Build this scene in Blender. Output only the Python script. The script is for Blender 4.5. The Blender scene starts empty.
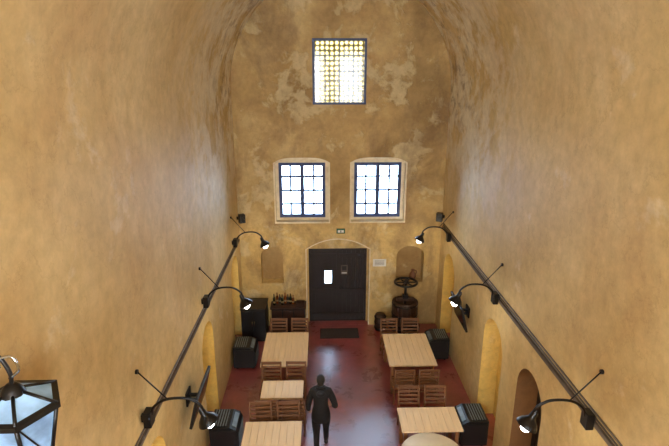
import bpy, bmesh, math, random
from mathutils import Vector, Matrix, Euler
random.seed(4)
scn = bpy.context.scene
col = scn.collection
scn.view_settings.view_transform = 'Standard'
scn.view_settings.look = 'None'
scn.view_settings.exposure = 0.30

def lin(r, g, b):
    def f(c):
        c /= 255.0
        return c/12.92 if c <= 0.04045 else ((c+0.055)/1.055)**2.4
    return (f(r), f(g), f(b), 1.0)

# ---------------------------------------------------------------- materials
def mk(name, c, rough=0.5, metal=0.0, var=0.25, scale=6.0, bump=0.0, emit=0.0, stretch=None, coat=0.0):
    m = bpy.data.materials.new(name); m.use_nodes = True
    nt = m.node_tree; N = nt.nodes; L = nt.links
    b = N['Principled BSDF']
    tc = N.new('ShaderNodeTexCoord'); mp = N.new('ShaderNodeMapping')
    if stretch: mp.inputs['Scale'].default_value = stretch
    L.new(tc.outputs['Object'], mp.inputs['Vector'])
    no = N.new('ShaderNodeTexNoise'); no.inputs['Scale'].default_value = scale
    no.inputs['Detail'].default_value = 6
    L.new(mp.outputs[0], no.inputs['Vector'])
    r = N.new('ShaderNodeValToRGB')
    d = tuple(x*(1-var) for x in c[:3])+(1,); l = tuple(min(1, x*(1+var)) for x in c[:3])+(1,)
    r.color_ramp.elements[0].color = d; r.color_ramp.elements[0].position = .3
    r.color_ramp.elements[1].color = l; r.color_ramp.elements[1].position = .7
    L.new(no.outputs['Fac'], r.inputs[0]); L.new(r.outputs[0], b.inputs['Base Color'])
    b.inputs['Roughness'].default_value = rough; b.inputs['Metallic'].default_value = metal
    if coat: b.inputs['Coat Weight'].default_value = coat
    if emit:
        L.new(r.outputs[0], b.inputs['Emission Color']); b.inputs['Emission Strength'].default_value = emit
    if bump:
        bu = N.new('ShaderNodeBump'); bu.inputs['Strength'].default_value = bump; bu.inputs['Distance'].default_value = .01
        L.new(no.outputs['Fac'], bu.inputs['Height']); L.new(bu.outputs[0], b.inputs['Normal'])
    return m

def plaster(name, dark, mid, light, patch, patch_lo=.60, patch_hi=.64, pscale=1.3, pamt=.8, stain=None, stain_amt=.5, bump=.35, lscale=.45, far=None, low=None, pdist=.25):
    m = bpy.data.materials.new(name); m.use_nodes = True
    nt = m.node_tree; N = nt.nodes; L = nt.links
    b = N['Principled BSDF']; b.inputs['Roughness'].default_value = .62
    tc = N.new('ShaderNodeTexCoord')
    def noise(s, det=8, ro=.55, dist=0., off=(0, 0, 0), sc=(1, 1, 1)):
        mp = N.new('ShaderNodeMapping'); mp.inputs['Location'].default_value = off; mp.inputs['Scale'].default_value = sc
        L.new(tc.outputs['Object'], mp.inputs['Vector'])
        n = N.new('ShaderNodeTexNoise'); n.inputs['Scale'].default_value = s; n.inputs['Detail'].default_value = det
        n.inputs['Roughness'].default_value = ro; n.inputs['Distortion'].default_value = dist
        L.new(mp.outputs[0], n.inputs['Vector']); return n.outputs['Fac']
    def ramp(f, els):
        r = N.new('ShaderNodeValToRGB'); e = r.color_ramp.elements
        e[0].position, e[0].color = els[0]; e[1].position, e[1].color = els[-1]
        for p, c in els[1:-1]:
            x = e.new(p); x.color = c
        L.new(f, r.inputs[0]); return r.outputs[0]
    def mix(f, a, c, amt=1.0, mode='MIX'):
        x = N.new('ShaderNodeMix'); x.data_type = 'RGBA'; x.blend_type = mode
        if f is None: x.inputs[0].default_value = amt
        else:
            mu = N.new('ShaderNodeMath'); mu.operation = 'MULTIPLY'; mu.inputs[1].default_value = amt
            L.new(f, mu.inputs[0]); L.new(mu.outputs[0], x.inputs[0])
        if isinstance(a, tuple): x.inputs[6].default_value = a
        else: L.new(a, x.inputs[6])
        if isinstance(c, tuple): x.inputs[7].default_value = c
        else: L.new(c, x.inputs[7])
        return x.outputs[2]
    W = (1, 1, 1, 1); K = (0, 0, 0, 1)
    base = ramp(noise(lscale, 8, .6, .3), [(.34, dark), (.5, mid), (.66, light)])
    sep = N.new('ShaderNodeSeparateXYZ'); L.new(tc.outputs['Object'], sep.inputs[0])
    def mr(o, a, c):
        q = N.new('ShaderNodeMapRange'); q.interpolation_type = 'SMOOTHSTEP'
        q.inputs[1].default_value = a; q.inputs[2].default_value = c; L.new(sep.outputs[o], q.inputs[0]); return q.outputs[0]
    def mul(a, c):
        q = N.new('ShaderNodeMath'); q.operation = 'MULTIPLY'; L.new(a, q.inputs[0]); L.new(c, q.inputs[1]); return q.outputs[0]
    if low:
        q = N.new('ShaderNodeMath'); q.operation = 'SUBTRACT'; q.inputs[0].default_value = 1; L.new(mr('Z', 2.9, 3.3), q.inputs[1])
        base = mix(q.outputs[0], base, low, .6)
    p = ramp(noise(pscale, 12, .62, pdist, (3.1, 1.7, 5.2)), [(patch_lo, K), (patch_hi, W)])
    c1 = mix(p, base, patch, pamt)
    if stain:
        s = ramp(noise(.8, 10, .68, .3, (7, 2, 9), (1, 1, .6)), [(.48, K), (.62, W)])
        c1 = mix(s, c1, stain, stain_amt)
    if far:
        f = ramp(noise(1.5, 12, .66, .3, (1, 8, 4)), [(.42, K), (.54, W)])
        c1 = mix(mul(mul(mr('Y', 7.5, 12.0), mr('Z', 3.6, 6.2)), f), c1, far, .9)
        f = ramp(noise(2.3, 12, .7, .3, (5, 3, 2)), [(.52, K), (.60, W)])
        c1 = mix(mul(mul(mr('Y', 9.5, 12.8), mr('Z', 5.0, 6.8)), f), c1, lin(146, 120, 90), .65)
    fine = ramp(noise(6, 10, .7), [(.3, (.78, .77, .75, 1)), (.7, (1.06, 1.06, 1.06, 1))])
    c1 = mix(None, c1, fine, 1.0, 'MULTIPLY')
    cr = ramp(noise(1.1, 12, .62, 0, (11, 4, 1)), [(.494, W), (.50, (.72, .66, .58, 1)), (.506, W)])
    c1 = mix(None, c1, cr, .5, 'MULTIPLY')
    L.new(c1, b.inputs['Base Color'])
    bu = N.new('ShaderNodeBump'); bu.inputs['Strength'].default_value = bump; bu.inputs['Distance'].default_value = .03
    ad = N.new('ShaderNodeMath'); ad.operation = 'ADD'
    L.new(noise(2.5, 10, .6), ad.inputs[0]); L.new(p, ad.inputs[1])
    L.new(ad.outputs[0], bu.inputs['Height']); L.new(bu.outputs[0], b.inputs['Normal'])
    return m

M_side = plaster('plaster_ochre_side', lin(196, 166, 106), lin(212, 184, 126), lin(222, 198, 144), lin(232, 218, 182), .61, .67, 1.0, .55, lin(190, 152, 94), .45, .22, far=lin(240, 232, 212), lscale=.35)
M_end = plaster('plaster_peeling_end', lin(158, 126, 70), lin(192, 158, 96), lin(212, 182, 122), lin(222, 202, 154), .53, .58, 1.1, .6, lin(126, 96, 58), .65, .5, .7, low=lin(226, 192, 120))
M_niche = plaster('plaster_niche_yellow', lin(232, 192, 96), lin(238, 202, 110), lin(242, 208, 122), lin(240, 214, 152), .64, .70, 1.5, .4)
M_nichedk = plaster('plaster_niche_brown', lin(110, 74, 40), lin(128, 88, 48), lin(142, 100, 58), lin(150, 116, 80), .64, .70, 1.5, .4)  # dark plaster copy, paints the interior shade of the near right niche
M_nicheend = plaster('plaster_niche_recess', lin(150, 116, 66), lin(168, 134, 80), lin(180, 146, 92), lin(196, 170, 120), .60, .66, 2.5, .5)  # end niche backs coloured darker to stand in for recess shade
M_trim = plaster('plaster_cream_trim', lin(234, 216, 176), lin(240, 224, 190), lin(244, 232, 202), lin(214, 186, 138), .6, .65, 3, .5)

def floor_mat():
    m = bpy.data.materials.new('polished_red_concrete'); m.use_nodes = True
    N = m.node_tree.nodes; L = m.node_tree.links; b = N['Principled BSDF']
    tc = N.new('ShaderNodeTexCoord')
    n = N.new('ShaderNodeTexNoise'); n.inputs['Scale'].default_value = 1.6; n.inputs['Detail'].default_value = 10; n.inputs['Roughness'].default_value = .65; n.inputs['Distortion'].default_value = .4
    L.new(tc.outputs['Object'], n.inputs['Vector'])
    r = N.new('ShaderNodeValToRGB'); e = r.color_ramp.elements
    e[0].position = .3; e[0].color = lin(104, 42, 40); e[1].position = .72; e[1].color = lin(170, 88, 80)
    x = e.new(.5); x.color = lin(136, 56, 52)
    L.new(n.outputs['Fac'], r.inputs[0])
    sep = N.new('ShaderNodeSeparateXYZ'); L.new(tc.outputs['Object'], sep.inputs[0])
    def mr(o, a, c):
        q = N.new('ShaderNodeMapRange'); q.interpolation_type = 'SMOOTHSTEP'
        q.inputs[1].default_value = a; q.inputs[2].default_value = c; L.new(sep.outputs[o], q.inputs[0]); return q.outputs[0]
    def mu(a, c):
        q = N.new('ShaderNodeMath'); q.operation = 'MULTIPLY'
        L.new(a, q.inputs[0])
        if isinstance(c, float): q.inputs[1].default_value = c
        else: L.new(c, q.inputs[1])
        return q.outputs[0]
    def inv(a):
        q = N.new('ShaderNodeMath'); q.operation = 'SUBTRACT'; q.inputs[0].default_value = 1; L.new(a, q.inputs[1]); return q.outputs[0]
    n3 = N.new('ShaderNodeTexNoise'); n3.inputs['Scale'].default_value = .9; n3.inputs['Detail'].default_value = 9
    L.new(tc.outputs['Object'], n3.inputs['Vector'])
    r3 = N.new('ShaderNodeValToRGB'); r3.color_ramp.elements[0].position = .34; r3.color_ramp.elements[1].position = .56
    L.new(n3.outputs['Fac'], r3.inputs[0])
    sheen_mask = mu(mu(mu(mr('X', -1.3, -.4), inv(mr('X', .5, 1.3))), inv(mr('Y', 8.6, 12.2))), r3.outputs[0])  # bluish window sheen painted into the aisle colour, broken up by noise
    mx = N.new('ShaderNodeMix'); mx.data_type = 'RGBA'; L.new(mu(sheen_mask, .8), mx.inputs[0]); L.new(r.outputs[0], mx.inputs[6]); mx.inputs[7].default_value = lin(128, 120, 148)
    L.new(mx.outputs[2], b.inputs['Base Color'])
    r2 = N.new('ShaderNodeValToRGB'); e = r2.color_ramp.elements
    e[0].position = .35; e[0].color = (.24,)*3+(1,); e[1].position = .7; e[1].color = (.42,)*3+(1,)
    L.new(n.outputs['Fac'], r2.inputs[0]); L.new(r2.outputs[0], b.inputs['Roughness'])
    b.inputs['Coat Weight'].default_value = 1.0; b.inputs['Coat Roughness'].default_value = .32; b.inputs['Coat IOR'].default_value = 1.75
    bu = N.new('ShaderNodeBump'); bu.inputs['Strength'].default_value = .2; bu.inputs['Distance'].default_value = .01
    n2 = N.new('ShaderNodeTexNoise'); n2.inputs['Scale'].default_value = 5
    L.new(tc.outputs['Object'], n2.inputs['Vector']); L.new(n2.outputs['Fac'], bu.inputs['Height']); L.new(bu.outputs[0], b.inputs['Normal'])
    return m
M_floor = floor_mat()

def bullseye():
    m = bpy.data.materials.new('amber_bullseye_glass'); m.use_nodes = True
    N = m.node_tree.nodes; L = m.node_tree.links
    for n in list(N): N.remove(n)
    out = N.new('ShaderNodeOutputMaterial'); tr = N.new('ShaderNodeBsdfTransparent')
    gl = N.new('ShaderNodeBsdfGlossy'); gl.inputs['Roughness'].default_value = .1
    tc = N.new('ShaderNodeTexCoord'); mp = N.new('ShaderNodeMapping'); mp.inputs['Scale'].default_value = (1, 0, 1)
    v = N.new('ShaderNodeTexVoronoi'); v.inputs['Scale'].default_value = 8.0; v.inputs['Randomness'].default_value = .15
    L.new(tc.outputs['Object'], mp.inputs['Vector']); L.new(mp.outputs[0], v.inputs['Vector'])
    r = N.new('ShaderNodeValToRGB'); e = r.color_ramp.elements
    e[0].position = .10; e[0].color = (.60, .50, .34, 1); e[1].position = .62; e[1].color = (.064, .044, .018, 1)
    x = e.new(.36); x.color = (.34, .26, .13, 1); x = e.new(.50); x.color = (.13, .092, .036, 1)
    L.new(v.outputs['Distance'], r.inputs[0]); L.new(r.outputs[0], tr.inputs['Color'])
    mx = N.new('ShaderNodeMixShader'); mx.inputs[0].default_value = .05
    L.new(tr.outputs[0], mx.inputs[1]); L.new(gl.outputs[0], mx.inputs[2]); L.new(mx.outputs[0], out.inputs[0])
    return m
M_bull = bullseye()

def glass(name, c, rough=.05):
    m = bpy.data.materials.new(name); m.use_nodes = True
    N = m.node_tree.nodes; L = m.node_tree.links
    for n in list(N): N.remove(n)
    out = N.new('ShaderNodeOutputMaterial'); tr = N.new('ShaderNodeBsdfTransparent'); tr.inputs['Color'].default_value = c
    gl = N.new('ShaderNodeBsdfGlossy'); gl.inputs['Roughness'].default_value = rough
    fr = N.new('ShaderNodeFresnel'); mx = N.new('ShaderNodeMixShader')
    no = N.new('ShaderNodeTexNoise'); no.inputs['Scale'].default_value = 3
    bu = N.new('ShaderNodeBump'); bu.inputs['Strength'].default_value = .1; L.new(no.outputs['Fac'], bu.inputs['Height']); L.new(bu.outputs[0], gl.inputs['Normal'])
    L.new(fr.outputs[0], mx.inputs[0]); L.new(tr.outputs[0], mx.inputs[1]); L.new(gl.outputs[0], mx.inputs[2]); L.new(mx.outputs[0], out.inputs[0])
    return m
M_pane = glass('clear_window_glass', (.95, .97, 1, 1))

M_frame = mk('painted_blue_window_frame', lin(40, 58, 108), .45)
M_door = mk('dark_door_wood', lin(30, 21, 19), .5, stretch=(8, 8, .6), scale=3, bump=.3)
M_iron = mk('black_iron', lin(22, 21, 22), .35, .3)
M_blk = mk('black_plastic', lin(20, 20, 22), .45)
M_hbody = mk('heater_dark_enamel', lin(24, 28, 30), .3)
M_hgrey = mk('heater_grey_grille', lin(118, 130, 134), .35, .3)
M_screen = mk('tv_screen', lin(10, 11, 14), .12)
M_top = mk('pale_table_wood', lin(236, 208, 164), .45, var=.08, stretch=(6, .5, 1), scale=4)
M_topleg = mk('table_leg_wood', lin(140, 96, 58), .5, stretch=(1, 1, .3))
M_chair = mk('chair_brown_wood', lin(118, 78, 46), .5, var=.25, stretch=(.6, 6, 6), scale=5)
M_cream = mk('cream_tabletop', lin(226, 212, 182), .4, var=.06)
M_bar = mk('barrel_oak', lin(58, 36, 22), .5, stretch=(6, 6, .5), scale=4, bump=.3)
M_bulb = mk('lit_bulb', (1, .95, .88, 1), .3, emit=14, var=.02)
M_white = mk('white_paper', lin(225, 225, 218), .7, var=.05)
M_grey = mk('conduit_grey', lin(96, 84, 74), .5, .2)
M_chrome = mk('chrome', lin(190, 195, 205), .15, 1, var=.05)
M_mat = mk('rubber_doormat', lin(58, 48, 46), .9, scale=60, bump=.4)
M_cab = mk('black_cabinet', lin(26, 22, 22), .4)
M_shelfw = mk('dark_shelf_wood', lin(54, 32, 22), .5, stretch=(.6, 6, 6))
M_bottle = mk('dark_green_bottle', lin(20, 32, 20), .1)
M_bottle2 = mk('amber_bottle', lin(110, 54, 20), .15)
M_label = mk('bottle_label', lin(140, 120, 84), .6)
M_green = mk('exit_sign_green', lin(40, 90, 60), .5)
M_clay = mk('clay_pot', lin(120, 80, 55), .8)
M_coat = mk('black_jacket_cloth', lin(14, 13, 17), .75, bump=.3, scale=30)
M_trou = mk('black_trousers_cloth', lin(18, 16, 20), .8, scale=30)
M_shoe = mk('dark_shoe', lin(16, 15, 16), .4)
M_hair = mk('dark_hair', lin(18, 14, 12), .5, stretch=(12, 12, 1), scale=10, bump=.4)
M_skin = mk('skin', lin(196, 142, 112), .5, var=.06)
M_eye = mk('eye_white', lin(235, 232, 225), .2, var=.02)
M_lip = mk('lips', lin(150, 84, 76), .5, var=.05)
M_lglass = mk('lantern_frosted_glass', lin(140, 176, 214), .12, var=.45, scale=4, emit=.15)

# ---------------------------------------------------------------- builder
class B:
    def __init__(s, name):
        s.name = name; s.bm = bmesh.new(); s.mats = []
    def mi(s, m):
        if m not in s.mats: s.mats.append(m)
        return s.mats.index(m)
    def _fin(s, verts, m, smooth=False):
        i = s.mi(m); fs = set()
        for v in verts:
            for f in v.link_faces: fs.add(f)
        for f in fs: f.material_index = i; f.smooth = smooth
        return list(fs)
    def box(s, c, sz, m, rot=None, bev=0.0):
        mat = Matrix.Translation(Vector(c)) @ (rot.to_4x4() if rot else Matrix()) @ Matrix.Diagonal((sz[0], sz[1], sz[2], 1))
        r = bmesh.ops.create_cube(s.bm, size=1, matrix=mat)
        s._fin(r['verts'], m)
        if bev:
            es = set()
            for v in r['verts']:
                for e in v.link_edges: es.add(e)
            q = bmesh.ops.bevel(s.bm, geom=list(es), offset=bev, segments=2, affect='EDGES', profile=.5)
            for f in q['faces']: f.material_index = s.mi(m)
    def cyl(s, p1, p2, r1, r2, m, seg=16, smooth=True):
        p1 = Vector(p1); p2 = Vector(p2); d = p2-p1
        mat = Matrix.Translation((p1+p2)/2) @ d.to_track_quat('Z', 'Y').to_matrix().to_4x4()
        r = bmesh.ops.create_cone(s.bm, cap_ends=True, segments=seg, radius1=r1, radius2=r2, depth=d.length, matrix=mat)
        for f in s._fin(r['verts'], m, smooth):
            if len(f.verts) > 4: f.smooth = False
    def sph(s, c, r, m, sc=(1, 1, 1), seg=16, rot=None):
        mat = Matrix.Translation(Vector(c)) @ (rot.to_4x4() if rot else Matrix()) @ Matrix.Diagonal((sc[0]*r, sc[1]*r, sc[2]*r, 1))
        q = bmesh.ops.create_uvsphere(s.bm, u_segments=seg, v_segments=max(8, seg*2//3), radius=1, matrix=mat)
        s._fin(q['verts'], m, True)
        return q['verts']
    def tube(s, pts, r, m, seg=10):
        pts = [Vector(p) for p in pts]; rings = []
        n = len(pts); up = Vector((0, 0, 1)); prev = None
        for i, p in enumerate(pts):
            t = (pts[min(i+1, n-1)]-pts[max(i-1, 0)]).normalized()
            if prev is None:
                a = t.cross(up)
                if a.length < .01: a = t.cross(Vector((0, 1, 0)))
                a.normalize()
            else:
                a = (prev - t*prev.dot(t)).normalized()
            prev = a; b = t.cross(a)
            rr = r[i] if isinstance(r, (list, tuple)) else r
            rings.append([s.bm.verts.new(p+(a*math.cos(k*2*math.pi/seg)+b*math.sin(k*2*math.pi/seg))*rr) for k in range(seg)])
        vs = [v for q in rings for v in q]
        for i in range(n-1):
            for k in range(seg):
                s.bm.faces.new((rings[i][k], rings[i][(k+1) % seg], rings[i+1][(k+1) % seg], rings[i+1][k]))
        s.bm.faces.new(rings[0]); s.bm.faces.new(rings[-1])
        s._fin(vs, m, True)
    def lathe(s, prof, c, m, seg=24, rot=None, smooth=True, cap=False):
        M = Matrix.Translation(Vector(c)) @ (rot.to_4x4() if rot else Matrix()); rings = []
        for r, z in prof:
            rings.append([s.bm.verts.new(M @ Vector((r*math.cos(k*2*math.pi/seg), r*math.sin(k*2*math.pi/seg), z))) for k in range(seg)])
        for i in range(len(rings)-1):
            for k in range(seg):
                s.bm.faces.new((rings[i][k], rings[i][(k+1) % seg], rings[i+1][(k+1) % seg], rings[i+1][k]))
        if cap: s.bm.faces.new(rings[0]); s.bm.faces.new(rings[-1])
        s._fin([v for q in rings for v in q], m, smooth)
    def prism(s, poly, axis, d0, d1, m):
        def P(a, z, d): return (a, d, z) if axis == 'Y' else (d, a, z)
        A = [s.bm.verts.new(P(a, z, d0)) for a, z in poly]; C = [s.bm.verts.new(P(a, z, d1)) for a, z in poly]
        n = len(poly); s.bm.faces.new(A); s.bm.faces.new(C)
        for i in range(n): s.bm.faces.new((A[i], A[(i+1) % n], C[(i+1) % n], C[i]))
        s._fin(A+C, m)
    def add_mesh(s, me, m):
        n0 = len(s.bm.verts); s.bm.from_mesh(me); s.bm.verts.ensure_lookup_table()
        s._fin(s.bm.verts[n0:], m, True)
    def obj(s, loc=(0, 0, 0), rotz=0, parent=None):
        bmesh.ops.recalc_face_normals(s.bm, faces=s.bm.faces[:])
        me = bpy.data.meshes.new(s.name+'_mesh'); s.bm.to_mesh(me); s.bm.free()
        for m in s.mats: me.materials.append(m)
        o = bpy.data.objects.new(s.name, me); col.objects.link(o)
        o.location = loc; o.rotation_euler = (0, 0, rotz)
        if parent: o.parent = parent
        return o
def inst(o, loc, rotz=0):
    n = bpy.data.objects.new(o.name.split('.')[0], o.data); col.objects.link(n)
    n.location = loc; n.rotation_euler = (0, 0, rotz); return n

def arch_poly(a0, a1, z0, zs, rise, n=14):
    c = (a0+a1)/2; h = (a1-a0)/2
    pts = [(a0, z0), (a1, z0)]
    for i in range(n+1):
        t = math.pi*i/n
        pts.append((c+h*math.cos(t), zs+rise*math.sin(t)))
    return pts
def seg_poly(a0, a1, z0, zs, rise, n=10, pw=2):
    c = (a0+a1)/2; h = (a1-a0)/2; pts = [(a0, z0), (a1, z0)]
    for i in range(n+1):
        x = 1-2*i/n
        pts.append((c+h*x, zs+rise*(1-abs(x)**pw)))
    return pts

def cut(o, polys):
    for p in polys:
        c = B('cutter'); c.prism(p[0], p[1], p[2], p[3], M_side); co = c.obj()
        md = o.modifiers.new('b', 'BOOLEAN'); md.operation = 'DIFFERENCE'; md.object = co; md.solver = 'EXACT'
        bpy.context.view_layer.update()
        dg = bpy.context.evaluated_depsgraph_get()
        me = bpy.data.meshes.new_from_object(o.evaluated_get(dg))
        o.modifiers.clear(); o.data = me
        bpy.data.objects.remove(co, do_unlink=True)

# ---------------------------------------------------------------- room shell
HW = 2.875; Y0 = -3.0; Y1 = 13.5; T = .6; ZS = 6.87
def slab(name, x0, x1, y0, y1, z0, z1, m):
    b = B(name); b.box(((x0+x1)/2, (y0+y1)/2, (z0+z1)/2), (x1-x0, y1-y0, z1-z0), m); return b.obj()
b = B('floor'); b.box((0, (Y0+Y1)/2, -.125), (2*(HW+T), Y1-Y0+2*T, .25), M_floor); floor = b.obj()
wl = slab('wall_left', -HW-T, -HW, Y0, Y1, 0, ZS, M_side)
wr = slab('wall_right', HW, HW+T, Y0, Y1, 0, ZS, M_side)
we = slab('wall_end', -HW-T, HW+T, Y1, Y1+T, 0, 10.45, M_end)
wb = slab('wall_back', -HW-T, HW+T, Y0-T, Y0, 0, 10.45, M_side)
cut(wl, [(arch_poly(8.6, 9.6, .0, 1.95, .5), 'X', -HW-.38, -HW+.2),
         (arch_poly(11.95, 13.0, .0, 2.1, .5), 'X', -HW-.38, -HW+.2),
         (arch_poly(5.2, 6.2, .0, 1.95, .5), 'X', -HW-.38, -HW+.2)])
cut(wr, [(arch_poly(8.25, 9.35, .0, 2.05, .53), 'X', HW-.2, HW+.38),
         (arch_poly(11.85, 12.95, .0, 2.1, .53), 'X', HW-.2, HW+.38),
         (arch_poly(6.5, 7.5, .0, 2.1, .5), 'X', HW-.2, HW+.5)])
for o in (wl, wr):
    o.data.materials.append(M_niche); o.data.materials.append(M_nichedk)
    for p in o.data.polygons:
        c = p.center
        if HW+.02 < abs(c.x) < HW+.55 and .001 < c.z < 3 and Y0+.1 < c.y < Y1-.1:
            p.material_index = 2 if (c.x > 0 and c.y < 7.8) else 1
W1 = (-1.72, -.43); W2 = (.38, 1.69); WZ = (3.33, 4.90); WT = (-.75, .66); WTZ = (6.47, 8.12)
DX = (-.93, .78); DZ = 2.36
NZ = (1.38, 2.2)
cut(we, [(seg_poly(W1[0]-.09, W1[1]+.09, WZ[0]-.08, WZ[1]+.0, .12, 12, 4), 'Y', Y1-.2, Y1+.2),
         (seg_poly(W2[0]-.09, W2[1]+.09, WZ[0]-.08, WZ[1]+.0, .12, 12, 4), 'Y', Y1-.2, Y1+.2),
         ([(W1[0], WZ[0]), (W1[1], WZ[0]), (W1[1], WZ[1]), (W1[0], WZ[1])], 'Y', Y1, Y1+T+.2),
         ([(W2[0], WZ[0]), (W2[1], WZ[0]), (W2[1], WZ[1]), (W2[0], WZ[1])], 'Y', Y1, Y1+T+.2),
         ([(WT[0], WTZ[0]), (WT[1], WTZ[0]), (WT[1], WTZ[1]), (WT[0], WTZ[1])], 'Y', Y1-.2, Y1+T+.2),
         (seg_poly(DX[0]-.05, DX[1]+.05, -.1, DZ+.06, .30), 'Y', Y1-.2, Y1+.24),
         ([(DX[0], -.1), (DX[1], -.1), (DX[1], DZ), (DX[0], DZ)], 'Y', Y1, Y1+T+.2),
         (arch_poly(-2.3, -1.66, NZ[0], NZ[1], .3), 'Y', Y1-.2, Y1+.38),
         (arch_poly(1.62, 2.42, NZ[0], NZ[1], .3), 'Y', Y1-.2, Y1+.38)])
we.data.materials.append(M_trim); we.data.materials.append(M_nicheend)
for p in we.data.polygons:
    c = p.center
    if Y1+.02 < c.y < Y1+.58 and 3.0 < c.z < 5.3: p.material_index = 1
    if Y1+.30 < c.y < Y1+.45 and NZ[0]+.1 < c.z < 3 and abs(c.x) > 1.2: p.material_index = 2
BW = ((-1.9, -.5), (.5, 1.9)); BZ = (5.2, 8.2)
cut(wb, [([(a, BZ[0]), (c, BZ[0]), (c, BZ[1]), (a, BZ[1])], 'Y', Y0-T-.2, Y0+.2) for a, c in BW])
# vault
b = B('ceiling'); n = 56
ys = [Y0+(Y1-Y0)*i/20 for i in range(21)]
inn = [[b.bm.verts.new((HW*math.cos(math.pi*k/n), y, ZS+HW*math.sin(math.pi*k/n))) for k in range(n+1)] for y in ys]
out = [[b.bm.verts.new(((HW+T)*math.cos(math.pi*k/n), y, ZS+(HW+T)*math.sin(math.pi*k/n))) for k in range(n+1)] for y in ys]
sm = []; fl = []
for i in range(20):
    for k in range(n):
        sm.append(b.bm.faces.new((inn[i][k], inn[i][k+1], inn[i+1][k+1], inn[i+1][k])))
        sm.append(b.bm.faces.new((out[i][k], out[i][k+1], out[i+1][k+1], out[i+1][k])))
    for k in (0, n): fl.append(b.bm.faces.new((inn[i][k], out[i][k], out[i+1][k], inn[i+1][k])))
for i in (0, 20):
    for k in range(n): fl.append(b.bm.faces.new((inn[i][k], inn[i][k+1], out[i][k+1], out[i][k])))
b._fin(b.bm.verts[:], M_side, True)
for f in fl: f.smooth = False
for e in b.bm.edges:
    if any(not f.smooth for f in e.link_faces): e.smooth = False
b.obj()

def ring_trim(name, outer, inner, y0, y1):
    b = B(name); n = len(outer)
    V = [[b.bm.verts.new((p[0], y, p[1])) for p in pl] for pl in (outer, inner) for y in (y0, y1)]
    for i in range(n):
        j = (i+1) % n
        b.bm.faces.new((V[0][i], V[0][j], V[2][j], V[2][i])); b.bm.faces.new((V[1][i], V[1][j], V[3][j], V[3][i]))
        b.bm.faces.new((V[0][i], V[0][j], V[1][j], V[1][i])); b.bm.faces.new((V[2][i], V[2][j], V[3][j], V[3][i]))
    b._fin(b.bm.verts[:], M_trim); return b.obj()
for k, W in enumerate((W1, W2)):
    ring_trim('trim_%d' % (k+1), seg_poly(W[0]-.13, W[1]+.13, WZ[0]-.12, WZ[1]+.03, .14, 12, 4), seg_poly(W[0]-.09, W[1]+.09, WZ[0]-.08, WZ[1]+.0, .12, 12, 4), Y1-.012, Y1+.001)
ring_trim('trim_3', seg_poly(DX[0]-.08, DX[1]+.08, .0, DZ+.07, .32), seg_poly(DX[0]-.05, DX[1]+.05, .0, DZ+.06, .30), Y1-.010, Y1+.001)

def window(name, x0, x1, z0, z1, y, cols, rows, pane, fw=.09, mull=.052, centre=.11):
    b = B(name); w = x1-x0; h = z1-z0; xc = (x0+x1)/2; zc = (z0+z1)/2
    for xx in (x0+fw/2, x1-fw/2): b.box((xx, y, zc), (fw, .07, h), M_frame)
    for zz in (z0+fw/2, z1-fw/2): b.box((xc, y, zz), (w-2*fw, .07, fw), M_frame)
    if centre: b.box((xc, y-.005, zc), (centre, .08, h-2*fw), M_frame)
    for i in range(1, cols):
        if centre and i*2 == cols: continue
        b.box((x0+w*i/cols, y, zc), (mull, .045, h-2*fw), M_frame)
    for j in range(1, rows): b.box((xc, y, z0+h*j/rows), (w-2*fw, .04, mull), M_frame)
    b.box((xc, y+.01, zc), (w-2*fw, .004, h-2*fw), pane)
    return b.obj()
window('window_1', W1[0], W1[1], WZ[0], WZ[1], Y1+.22, 4, 4, M_pane)
window('window_2', W2[0], W2[1], WZ[0], WZ[1], Y1+.22, 4, 4, M_pane)
window('window_3', WT[0], WT[1], WTZ[0], WTZ[1], Y1+.08, 4, 4, M_bull, .06, .012, 0)
for k, (a, c) in enumerate(BW): window('window_%d' % (k+4), a, c, BZ[0], BZ[1], Y0-.3, 2, 4, M_pane)  # unseen windows added behind the camera to carry the fill lights

# door
b = B('door_1'); yd = Y1+.32
hx = (-.48, -.24); hz = (1.22, 1.66)
zt = DZ-.06
b.box(((DX[0]+DX[1])/2, yd, DZ-.03), (DX[1]-DX[0], .1, .06), M_door)
for xx in (DX[0]+.03, DX[1]-.03): b.box((xx, yd, zt/2), (.06, .1, zt), M_door)
def planks(x0, x1, z0, z1):
    n = max(1, round((x1-x0)/.13)); w = (x1-x0)/n
    for i in range(n): b.box((x0+w*(i+.5), yd, (z0+z1)/2), (w-.008, .05, z1-z0), M_door)
    b.box(((x0+x1)/2, yd+.032, (z0+z1)/2), (x1-x0, .03, z1-z0), M_door)
xm = (DX[0]+DX[1])/2
planks(DX[0]+.06, hx[0], .01, zt); planks(hx[1], xm, .01, zt); planks(hx[0], hx[1], .01, hz[0]); planks(hx[0], hx[1], hz[1], zt)
planks(xm, DX[1]-.06, .01, zt)
b.box((xm, yd, zt/2), (.07, .10, zt), M_door)
b.box((xm, yd, .01), (DX[1]-DX[0], .1, .02), M_door)
for x0, x1 in ((DX[0]+.06, xm-.04), (xm+.04, DX[1]-.06)):
    for z in (.2, 1.0, 2.12): b.box(((x0+x1)/2, yd-.035, z), (x1-x0, .03, .12), M_door)
for z in hz: b.box(((hx[0]+hx[1])/2, yd-.035, z), (hx[1]-hx[0]+.06, .03, .03), M_door)
for x in hx: b.box((x, yd-.035, sum(hz)/2), (.03, .03, hz[1]-hz[0]), M_door)
b.box((sum(hx)/2, yd, sum(hz)/2), (hx[1]-hx[0], .004, hz[1]-hz[0]), M_pane)
b.cyl((xm+.1, yd-.03, 1.1), (xm+.1, yd-.1, 1.1), .02, .02, M_iron)
b.cyl((xm+.1, yd-.1, 1.1), (xm+.2, yd-.1, 1.1), .012, .012, M_iron)
b.obj()
b = B('door_2')
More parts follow.
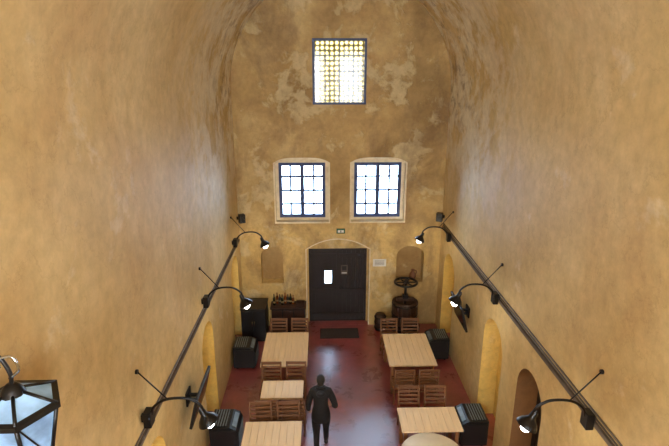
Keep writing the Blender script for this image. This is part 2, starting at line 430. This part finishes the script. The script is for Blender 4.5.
b.prism(arch_poly(6.52, 7.48, .01, 2.08, .48), 'X', HW+.40, HW+.48, M_door)
for i in range(7): b.box((HW+.395, 6.58+.14*i, 1.05), (.012, .125, 2.0), M_door)
b.obj()
b = B('door_notice'); b.box((.12, yd-.056, 1.68), (.2, .006, .3), M_grey)
b.box((.12, yd-.061, 1.73), (.13, .004, .13), M_cab); b.box((.12, yd-.061, 1.58), (.15, .004, .03), M_white); b.obj()
b = B('notice_sign'); b.box((1.13, Y1-.012, 2.0), (.38, .02, .22), M_white)
for i in range(4): b.box((1.13, Y1-.024, 2.06-.04*i), (.28, .004, .012), M_grey)
b.obj()
b = B('exit_sign'); b.box((.0, Y1-.03, 2.98), (.24, .06, .13), M_green); b.box((.0, Y1-.062, 2.98), (.17, .004, .07), M_white); b.box((.0, Y1-.066, 2.98), (.03, .004, .05), M_green); b.obj()
b = B('doormat'); b.box((-.05, 12.98, .012), (1.12, .56, .024), M_mat, bev=.008)
for i in range(8): b.box((-.05, 12.76+.0625*i, .026), (1.02, .02, .006), M_mat)
b.obj()

# ---------------------------------------------------------------- wall lamps
def bez(pts, n=24):
    P = [Vector(p) for p in pts]; P = [P[0]*2-P[1]]+P+[P[-1]*2-P[-2]]; o = []
    for i in range(1, len(P)-2):
        for k in range(n//(len(P)-3)+1):
            t = k/(n//(len(P)-3)+1)
            a, b_, c, d = P[i-1:i+3]
            o.append(.5*((2*b_)+(c-a)*t+(2*a-5*b_+4*c-d)*t*t+(3*b_-a-3*c+d)*t**3))
    o.append(P[-2]); return o
def wall_lamp(side, y, z):
    b = B('wall_lamp')
    b.box((.09, 0, 0), (.10, .16, .22), M_iron, bev=.01); b.box((.025, 0, 0), (.05, .06, .1), M_iron)
    arm = bez([(.12, 0, .02), (.17, 0, .16), (.34, 0, .27), (.60, 0, .28), (.76, 0, .18), (.80, 0, .06)])
    b.tube(arm, .018, M_iron)
    b.cyl((.02, 0, .68), (.36, 0, .27), .009, .009, M_iron, 8)
    b.cyl((0, 0, .68), (.03, 0, .68), .03, .03, M_iron)
    R = Euler((0, math.radians(-25), 0)).to_matrix()
    b.lathe([(.028, .10), (.04, .07), (.045, .0), (.07, -.03), (.11, -.07), (.135, -.115), (.14, -.13), (.134, -.13), (.105, -.075), (.06, -.04), (.03, -.02)], (.80, 0, .04), M_iron, 24, R)
    b.sph(Vector((.80, 0, .04))+R @ Vector((0, 0, -.14)), .07, M_bulb, (1, 1, 1.15))
    o = b.obj(loc=(side*HW, y, z), rotz=0 if side < 0 else math.pi)
    ld = bpy.data.lights.new('bulb_light', 'POINT'); ld.energy = 11; ld.color = (1, .90, .72); ld.shadow_soft_size = .07
    lo = bpy.data.objects.new('bulb_light', ld); col.objects.link(lo); lo.parent = o
    lo.location = Vector((.80, 0, .04))+R @ Vector((0, 0, -.30))
    return o
for y in (12.35, 8.9, 5.5, 2.1): wall_lamp(-1, y, 3.05)
for y in (12.35, 8.7, 5.2, 1.8): wall_lamp(1, y, 3.15)

b = B('cable_conduit')
b.box((-HW+.022, 5.2, 2.8), (.036, 16.2, .05), M_grey)
b.tube([(-HW+.015, -2.9, 2.88), (-HW+.015, 13.3, 2.88)], .012, M_grey); b.obj()
b = B('cable_conduit')
b.box((HW-.022, 5.2, 3.12), (.036, 16.2, .06), M_grey)
for dz in (.07, .13): b.tube([(HW-.015, -2.9, 3.12+dz), (HW-.015, 13.3, 3.12+dz)], .012, M_grey)
b.obj()

def tv(side, y, z):
    b = B('wall_television'); R = Euler((0, math.radians(14), 0)).to_matrix()
    c = Vector((.22, 0, 0))
    b.box(c, (.05, .98, .60), M_blk, R, .01)
    b.box(c+R @ Vector((.027, 0, .01)), (.006, .92, .53), M_screen, R)
    b.box((.015, 0, 0), (.03, .25, .25), M_iron); b.box((.1, 0, .03), (.17, .05, .05), M_iron); b.box((.1, 0, -.06), (.17, .05, .04), M_iron)
    return b.obj(loc=(side*HW, y, z), rotz=0 if side < 0 else math.pi)
tv(-1, 7.45, 1.95); tv(1, 10.5, 1.95)

for sx in (-1, 1):
    b = B('wall_speaker'); R = Euler((0, 0, sx*-.5)).to_matrix()
    c = Vector((sx*(HW-.15), 13.2, 3.45))
    b.box(c, (.16, .15, .24), M_blk, R, .01)
    b.cyl(c+R @ Vector((0, -.074, -.04)), c+R @ Vector((0, -.084, -.04)), .055, .05, M_iron); b.cyl(c+R @ Vector((0, -.074, .07)), c+R @ Vector((0, -.084, .07)), .025, .02, M_iron)
    b.box((sx*(HW-.03), 13.25, 3.45), (.06, .05, .08), M_iron); b.obj()

# ---------------------------------------------------------------- furniture
def table(name, x0, x1, y0, y1, h=.75):
    b = B(name); w = x1-x0; d = y1-y0; n = max(5, round(w/.14)); pw = w/n
    for i in range(n): b.box((-w/2+pw*(i+.5), 0, h-.02), (pw-.004, d, .04), M_top, bev=.002)
    for sy in (-1, 1): b.box((0, sy*(d/2-.12), h-.08), (w-.16, .03, .08), M_topleg)
    for sx in (-1, 1):
        b.box((sx*(w/2-.09), 0, h-.08), (.03, d-.2, .08), M_topleg)
        for sy in (-1, 1): b.box((sx*(w/2-.09), sy*(d/2-.12), (h-.04)/2), (.07, .07, h-.04), M_topleg, bev=.004)
    return b.obj(loc=((x0+x1)/2, (y0+y1)/2, 0))
table('dining_table', -2.0, -.90, 10.2, 11.75)
table('dining_table', -1.86, -.96, 9.0, 9.62)
table('dining_table', -2.05, -.95, 7.3, 8.27)
table('dining_table', 1.02, 2.15, 10.15, 11.6)
table('dining_table', .97, 2.15, 7.92, 8.62)

def chair_mesh():
    b = B('dining_chair')   # sitter faces +Y, back at -Y
    for sx in (-1, 1):
        x = sx*.215
        b.tube([(x, -.20, .0), (x, -.19, .45), (x, -.27, .94)], [.02, .022, .019], M_chair, 8)
        b.tube([(x, .19, .0), (x, .185, .44)], .02, M_chair, 8)
        b.box((x, 0, .42), (.028, .38, .045), M_chair); b.box((x, 0, .18), (.02, .37, .03), M_chair)
    b.box((0, .185, .42), (.41, .025, .045), M_chair); b.box((0, -.19, .42), (.41, .025, .045), M_chair)
    b.box((0, .0, .18), (.42, .025, .03), M_chair)
    for i in range(6): b.box((0, -.165+i*.074, .452), (.45, .052, .018), M_chair, bev=.003)
    R = Euler((math.radians(9.3), 0, 0)).to_matrix()
    for i in range(5):
        z = .55+i*.09
        b.box((0, -.19-(z-.45)*.163, z), (.42, .016, .048 if i < 4 else .07), M_chair, R, .003)
    return b
first = None
def chair(x, y, face):
    global first
    rz = 0 if face > 0 else math.pi
    rz += random.uniform(-.05, .05)
    if first is None:
        first = chair_mesh().obj(loc=(x, y, 0), rotz=rz); return first
    return inst(first, (x, y, 0), rz)
for x in (-1.72, -1.16): chair(x, 11.90, -1)
for x in (-1.72, -1.16): chair(x, 9.80, -1)
for x in (-1.68, -1.14): chair(x, 8.94, 1)
for x in (-1.79, -1.23): chair(x, 8.36, -1)
for x in (1.26, 1.82): chair(x, 11.82, -1)
for x in (1.30, 1.86): chair(x, 9.93, 1)
for x in (1.28, 1.84): chair(x, 8.82, -1)

def round_table(x, y, r):
    b = B('round_table')
    b.lathe([(.0, .715), (r-.03, .715), (r, .73), (r, .745), (r-.02, .755), (0.0, .755)], (0, 0, 0), M_cream, 48)
    b.cyl((0, 0, .03), (0, 0, .715), .04, .04, M_iron); b.lathe([(.0, .0), (.27, .0), (.27, .015), (.06, .05), (.0, .05)], (0, 0, 0), M_iron, 32)
    return b.obj(loc=(x, y, 0))
round_table(1.42, 7.30, .58); round_table(-1.5, 6.76, .5)

def heater(x, y, rz):
    b = B('fan_heater')
    prof = [(-.28, .05), (.24, .05), (.29, .12), (.29, .46), (.24, .56), (.12, .62), (-.28, .62)]
    A = [b.bm.verts.new((px, -.29, pz)) for px, pz in prof]; C = [b.bm.verts.new((px, .29, pz)) for px, pz in prof]
    k = len(prof); b.bm.faces.new(A); b.bm.faces.new(C)
    for i in range(k): b.bm.faces.new((A[i], A[(i+1) % k], C[(i+1) % k], C[i]))
    b._fin(A+C, M_hbody)
    b.box((-.09, 0, .625), (.32, .50, .012), M_iron)
    for i in range(6): b.box((-.22+i*.052, 0, .638), (.018, .50, .016), M_hgrey)
    for s in (-1, 1): b.box((0, s*.3, .34), (.50, .02, .44), M_blk, bev=.008)
    for i in range(5): b.box((.295, 0, .16+i*.065), (.014, .50, .022), M_hgrey)
    b.box((.20, 0, .592), (.09, .42, .012), M_hgrey, Euler((0, math.radians(26), 0)).to_matrix())
    for sx in (-.2, .2):
        for sy in (-.22, .22): b.cyl((sx, sy, 0), (sx, sy, .06), .03, .03, M_iron)
    return b.obj(loc=(x, y, 0), rotz=rz)
heater(-2.53, 11.5, 0); heater(-2.5, 8.55, 0)
heater(2.5, 11.78, math.pi); heater(2.5, 8.6, math.pi)

# cabinet, counter, bottles
b = B('storage_cabinet')
b.box((-2.46, 12.9, .53), (.68, .66, .94), M_cab, bev=.01); b.box((-2.46, 12.9, 1.015), (.72, .70, .03), M_cab, bev=.006)
b.box((-2.46, 12.9, .03), (.62, .60, .06), M_iron)
for s in (-1, 1): b.box((-2.46+s*.165, 12.562, .53), (.31, .02, .86), M_blk, bev=.004); b.cyl((-2.46+s*.03, 12.54, .5), (-2.46+s*.03, 12.54, .66), .008, .008, M_chrome)
b.obj()
b = B('bar_counter')
b.box((-1.52, 13.2, .82), (1.02, .48, .04), M_shelfw, bev=.004)
b.box((-1.52, 13.22, .40), (.96, .42, .80), M_cab, bev=.006)
for i in range(3): b.box((-1.84+i*.32, 13.0, .42), (.28, .02, .68), M_shelfw, bev=.004)
b.obj()
def bottle(b, x, y, z, m, h=.3):
    k = h/.3
    b.lathe([(0, 0), (.036, 0), (.038, .01), (.038, .17*k), (.03, .2*k), (.014, .225*k), (.013, .29*k), (.016, .3*k), (0, .3*k)], (x, y, z), m, 14)
    b.lathe([(.039, .06*k), (.039, .11*k)], (x, y, z), M_label, 14)
b = B('bottle_collection')
for i in range(8): bottle(b, -1.93+i*.078, 13.24+random.uniform(-.08, .1), .841, [M_bottle, M_bottle2, M_cab][i % 3], random.uniform(.26, .34))
b.obj()
b = B('serving_crate')
for s in (-1, 1): b.box((-1.17+s*.11, 13.12, .905), (.015, .2, .12), M_shelfw); b.box((-1.17, 13.12+s*.09, .905), (.22, .015, .12), M_shelfw)
b.box((-1.17, 13.12, .849), (.22, .2, .015), M_shelfw); b.obj()

# wine press: slatted oak tub with hoops, screw and hand wheel on a wide drip pan
b = B('wine_press'); bx, by = 1.83, 12.98
for k in range(3):
    a = k*2*math.pi/3+.5; b.cyl((bx+.32*math.cos(a), by+.32*math.sin(a), 0), (bx+.28*math.cos(a), by+.28*math.sin(a), .22), .035, .04, M_iron, 10)
b.lathe([(0, .18), (.42, .18), (.45, .20), (.45, .29), (.42, .29), (.40, .22), (0, .22)], (bx, by, 0), M_iron, 36)
b.cyl((bx, by-.43, .23), (bx, by-.53, .19), .04, .03, M_iron, 10)
b.lathe([(0, .24), (.33, .24), (.345, .5), (.35, .64), (.34, .85), (.32, 1.03), (.29, 1.03), (.28, .95), (0, .95)], (bx, by, 0), M_bar, 36)
for k in range(22):
    a = k*2*math.pi/22
    R = Euler((0, 0, a)).to_matrix()
    b.box((bx+.352*math.cos(a), by+.352*math.sin(a), .64), (.025, .072, .76), M_bar, R, .004)
for z in (.34, .64, .96): b.lathe([(.355, z-.025), (.374, z-.022), (.374, z+.022), (.355, z+.025)], (bx, by, 0), M_iron, 36)
b.cyl((bx, by, .95), (bx, by, 1.68), .035, .035, M_iron, 14)
for i in range(14): b.lathe([(.035, 0), (.042, .008), (.035, .016)], (bx, by, 1.1+i*.035), M_iron, 14)
b.box((bx, by, 1.08), (.5, .10, .09), M_bar, bev=.008); b.box((bx, by, 1.17), (.16, .16, .10), M_iron, bev=.008)
b.lathe([(.31+.036*math.cos(t), .036*math.sin(t)) for t in [i*math.pi/4 for i in range(9)]], (bx, by, 1.60), M_iron, 40)
for k in range(6):
    a = k*math.pi/3; b.cyl((bx, by, 1.60), (bx+.30*math.cos(a), by+.30*math.sin(a), 1.60), .024, .02, M_iron, 8)
b.lathe([(0, -.03), (.08, -.03), (.09, 0), (.08, .03), (0, .05)], (bx, by, 1.60), M_iron, 16)
b.obj()
b = B('wooden_keg')
b.lathe([(0, 0), (.14, 0), (.17, .25), (.14, .5), (0, .5)], (1.16, 13.2, 0), M_bar, 24)
for z in (.08, .25, .42): b.lathe([(.15, z-.015), (.176, z-.012), (.176, z+.012), (.15, z+.015)], (1.16, 13.2, 0), M_iron, 24)
b.obj()
b = B('clay_jug'); b.lathe([(0, 0), (.06, 0), (.10, .08), (.09, .17), (.045, .24), (.04, .29), (.055, .31), (.035, .31), (0, .26)], (2.15, 13.70, 1.381), M_clay, 20)
b.tube(bez([(2.19, 13.70, 1.666), (2.27, 13.70, 1.636), (2.235, 13.70, 1.526)]), .012, M_clay); b.obj()

# near-left wall lantern with scroll bracket
b = B('wall_lantern'); lx, ly, lz = -.53-2.04, 2.87, 5.22
S = 6
b.lathe([(.262, -.012), (.165, -.42)], (lx, ly, lz), M_lglass, S, smooth=False)
b.lathe([(.268, .012), (.06, .10)], (lx, ly, lz), M_lglass, S, smooth=False)
for k in range(S):
    a = k*2*math.pi/S; a2 = (k+1)*2*math.pi/S
    P = lambda an, t: (lx+(.27-.10*t)*math.cos(an), ly+(.27-.10*t)*math.sin(an), lz-.42*t)
    b.cyl(P(a, 0), P(a, 1), .014, .014, M_iron, 8)
    b.cyl(P(a, .0), P(a2, 1), .006, .006, M_iron, 6)
    b.cyl((lx+.275*math.cos(a), ly+.275*math.sin(a), lz+.01), (lx+.05*math.cos(a), ly+.05*math.sin(a), lz+.105), .012, .012, M_iron, 8)
b.lathe([(.08, .085), (.06, .13), (.03, .16), (0, .165)], (lx, ly, lz), M_iron, 16)
b.lathe([(.295, -.02), (.295, .015), (.25, .02), (.25, -.02)], (lx, ly, lz), M_iron, S, smooth=False)
b.lathe([(0, -.42), (.17, -.42), (.15, -.46), (.04, -.5), (0, -.5)], (lx, ly, lz), M_iron, S, smooth=False)
b.tube(bez([(lx, ly, lz+.14), (lx+.01, ly, lz+.24), (lx-.04, ly, lz+.36), (lx-.13, ly, lz+.40), (lx-.2, ly, lz+.36), (lx-.3, ly, lz+.32)]), .014, M_iron)
b.tube(bez([(lx-.0, ly, lz+.2), (lx+.07, ly, lz+.27), (lx+.04, ly, lz+.36), (lx-.05, ly, lz+.34), (lx-.05, ly, lz+.28)]), .010, M_chrome)
b.tube(bez([(lx-.13, ly, lz+.40), (lx-.04, ly, lz+.50), (lx-.02, ly, lz+.60), (lx-.1, ly, lz+.64), (lx-.14, ly, lz+.57)]), .010, M_chrome)
b.box((-HW+.02, ly, lz+.36), (.04, .12, .3), M_iron, bev=.01)
b.obj()

# ---------------------------------------------------------------- person
def skin(verts, edges, root=0, sub=2):
    me = bpy.data.meshes.new('sk'); me.from_pydata([v[0] for v in verts], edges, []); me.update()
    o = bpy.data.objects.new('sk', me); col.objects.link(o)
    md = o.modifiers.new('s', 'SKIN'); md.use_smooth_shade = True
    sv = me.skin_vertices[0].data
    for i, v in enumerate(verts):
        r = v[1]; sv[i].radius = r if isinstance(r, tuple) else (r, r); sv[i].use_root = (i == root)
    s = o.modifiers.new('ss', 'SUBSURF'); s.levels = sub; s.render_levels = sub
    bpy.context.view_layer.update()
    dg = bpy.context.evaluated_depsgraph_get(); m2 = bpy.data.meshes.new_from_object(o.evaluated_get(dg))
    bpy.data.objects.remove(o, do_unlink=True); return m2
b = B('person')
V = [((0, 0, .93), .155), ((0, .01, 1.07), .145), ((0, .03, 1.24), .165), ((0, .03, 1.37), .14), ((0, .03, 1.455), .075), ((0, .05, 1.54), .056),
     ((.16, .02, 1.385), .085), ((.235, -.02, 1.25), .07), ((.285, -.07, 1.12), .06), ((.275, .05, 1.03), .05), ((.24, .15, .97), .042),
     ((-.16, .02, 1.385), .085), ((-.22, .0, 1.25), .07), ((-.245, -.03, 1.12), .058), ((-.25, .04, 1.0), .05), ((-.24, .12, .90), .042)]
E = [(0, 1), (1, 2), (2, 3), (3, 4), (4, 5), (3, 6), (6, 7), (7, 8), (8, 9), (9, 10), (3, 11), (11, 12), (12, 13), (13, 14), (14, 15)]
V += [((.095, .02, .84), .115), ((.10, .08, .66), .095), ((.10, .14, .48), .07), ((.10, .155, .3), .062), ((.10, .17, .11), .045),
      ((-.095, -.01, .84), .115), ((-.095, -.03, .66), .095), ((-.09, -.05, .48), .07), ((-.09, -.16, .31), .062), ((-.09, -.26, .15), .045)]
E += [(0, 16), (16, 17), (17, 18), (18, 19), (19, 20), (0, 21), (21, 22), (22, 23), (23, 24), (24, 25)]
me = skin(V, E)
b.add_mesh(me, M_coat)
ti = b.mi(M_trou)
for f in b.bm.faces:
    if f.calc_center_median().z < .80: f.material_index = ti
b.lathe([(.175, .79), (.19, .80), (.185, .90), (.165, 1.0)], (0, .005, 0), M_coat, 28)
b.tube([(0.07*math.cos(t)*1.2, .02+.07*math.sin(t)*1.1, 1.48-.015*math.sin(t)) for t in [i*2*math.pi/16 for i in range(17)]], .024, M_coat)
b.sph((0, -.08, 1.40), .08, M_coat, (1.15, .6, .8))
b.add_mesh(skin([((.10, .15, .085), .048), ((.10, .21, .06), .048), ((.105, .29, .042), .042), ((.107, .345, .036), .034)], [(0, 1), (1, 2), (2, 3)]), M_shoe)
b.add_mesh(skin([((-.09, -.275, .125), .046), ((-.09, -.23, .085), .046), ((-.093, -.17, .045), .042), ((-.095, -.11, .036), .034)], [(0, 1), (1, 2), (2, 3)]), M_shoe)
hv = b.sph((0, .07, 1.61), 1, M_skin, (.074, .094, .112), 24)
for v in hv:
    z = v.co.z-1.61
    if z < -.03 and v.co.y > .07: v.co.x *= 1-(-z-.03)*3.2
b.sph((0, .05, 1.628), 1, M_hair, (.084, .098, .108), 24)
b.sph((0, .0, 1.585), 1, M_hair, (.066, .055, .075), 20)
b.tube([(0, .155, 1.625), (0, .172, 1.60), (0, .18, 1.585)], [.008, .011, .014], M_skin, 8)
for s in (-1, 1):
    b.sph((s*.03, .15, 1.618), .012, M_eye, (1.2, .7, .8), 12); b.sph((s*.03, .158, 1.618), .006, M_hair, seg=10)
    b.tube([(s*.015, .158, 1.637), (s*.03, .158, 1.641), (s*.046, .148, 1.636)], .003, M_hair, 6)
    b.sph((s*.080, .065, 1.605), .02, M_skin, (.4, .9, 1.4), 12)
b.tube([(-.022, .15, 1.556), (0, .158, 1.557), (.022, .15, 1.556)], [.004, .007, .004], M_lip, 8)
def hand(w, d, thumb_dir, palm_n):
    w = Vector(w); d = Vector(d).normalized(); n = Vector(palm_n); n = (n-d*n.dot(d)).normalized(); s = Vector(thumb_dir); s = (s-d*s.dot(d)-n*s.dot(n)).normalized()
    b.add_mesh(skin([(w, (.026, .02)), (w+d*.04, (.034, .02)), (w+d*.085, (.032, .018))], [(0, 1), (1, 2)]), M_skin)
    for k, ln in enumerate((.068, .078, .072, .055)):
        o = (1.5-k)*.019; p0 = w+d*.07+s*o; p1 = w+d*.098+s*o*1.05
        p2 = p1+(d*.85+n*.5).normalized()*ln*.45; p3 = p2+(d*.5+n*.85).normalized()*ln*.33; p4 = p3+(d*.15+n).normalized()*ln*.22
        b.add_mesh(skin([(p0, .010), (p1, .010), (p2, .009), (p3, .0085), (p4, .007)], [(0, 1), (1, 2), (2, 3), (3, 4)], sub=1), M_skin)
    p0 = w+d*.03+s*.02; p1 = p0+(d*.6+s*.7).normalized()*.035; p2 = p1+(d*.8+s*.3+n*.4).normalized()*.03; p3 = p2+(d*.8+n*.5).normalized()*.024
    b.add_mesh(skin([(p0, .013), (p1, .012), (p2, .010), (p3, .008)], [(0, 1), (1, 2), (2, 3)], sub=1), M_skin)
hand((.235, .165, .965), (-.3, .85, -.35), (-.4, 0, 1), (-1, 0, -.3))
hand((-.238, .13, .885), (.05, .6, -.75), (.2, 1, .5), (1, 0, 0))
mz = min(v.co.z for v in b.bm.verts)
for v in b.bm.verts: v.co.z -= mz
po = b.obj(loc=(-.58, 8.3, 0))

# ---------------------------------------------------------------- lights, world
w = bpy.data.worlds.new('World'); scn.world = w; w.use_nodes = True
bg = w.node_tree.nodes['Background']; bg.inputs[0].default_value = (.56, .77, 1, 1); bg.inputs[1].default_value = 20.0
def area(name, loc, rot, sx, sy, e, c, portal=False):
    l = bpy.data.lights.new(name, 'AREA'); l.shape = 'RECTANGLE'; l.size = sx; l.size_y = sy; l.energy = e; l.color = c
    if portal: l.cycles.is_portal = True
    o = bpy.data.objects.new(name, l); col.objects.link(o); o.location = loc; o.rotation_euler = rot; return o
RX = math.radians
for nm, (a, c), (z0, z1) in (('p1', W1, WZ), ('p2', W2, WZ), ('p3', WT, WTZ)):
    area('daylight_portal', ((a+c)/2, Y1+T+.02, (z0+z1)/2), (RX(-90), 0, 0), c-a, z1-z0, 1, (1, 1, 1), True)
for (a, c), en in zip(BW, (300, 140)):
    area('daylight_back', ((a+c)/2, Y0-.15, sum(BZ)/2), (RX(90), 0, 0), c-a-.1, BZ[1]-BZ[0]-.1, en, (1, .95, .86))  # added fill from behind the camera, stronger on one side

# ---------------------------------------------------------------- camera
cd = bpy.data.cameras.new('camera'); cd.lens = 26.9; cd.sensor_width = 36; cd.clip_start = .05
co = bpy.data.objects.new('camera', cd); col.objects.link(co)
co.location = (-.53, 0, 7.34); co.rotation_euler = (RX(73), 0, RX(-1.5)); scn.camera = co
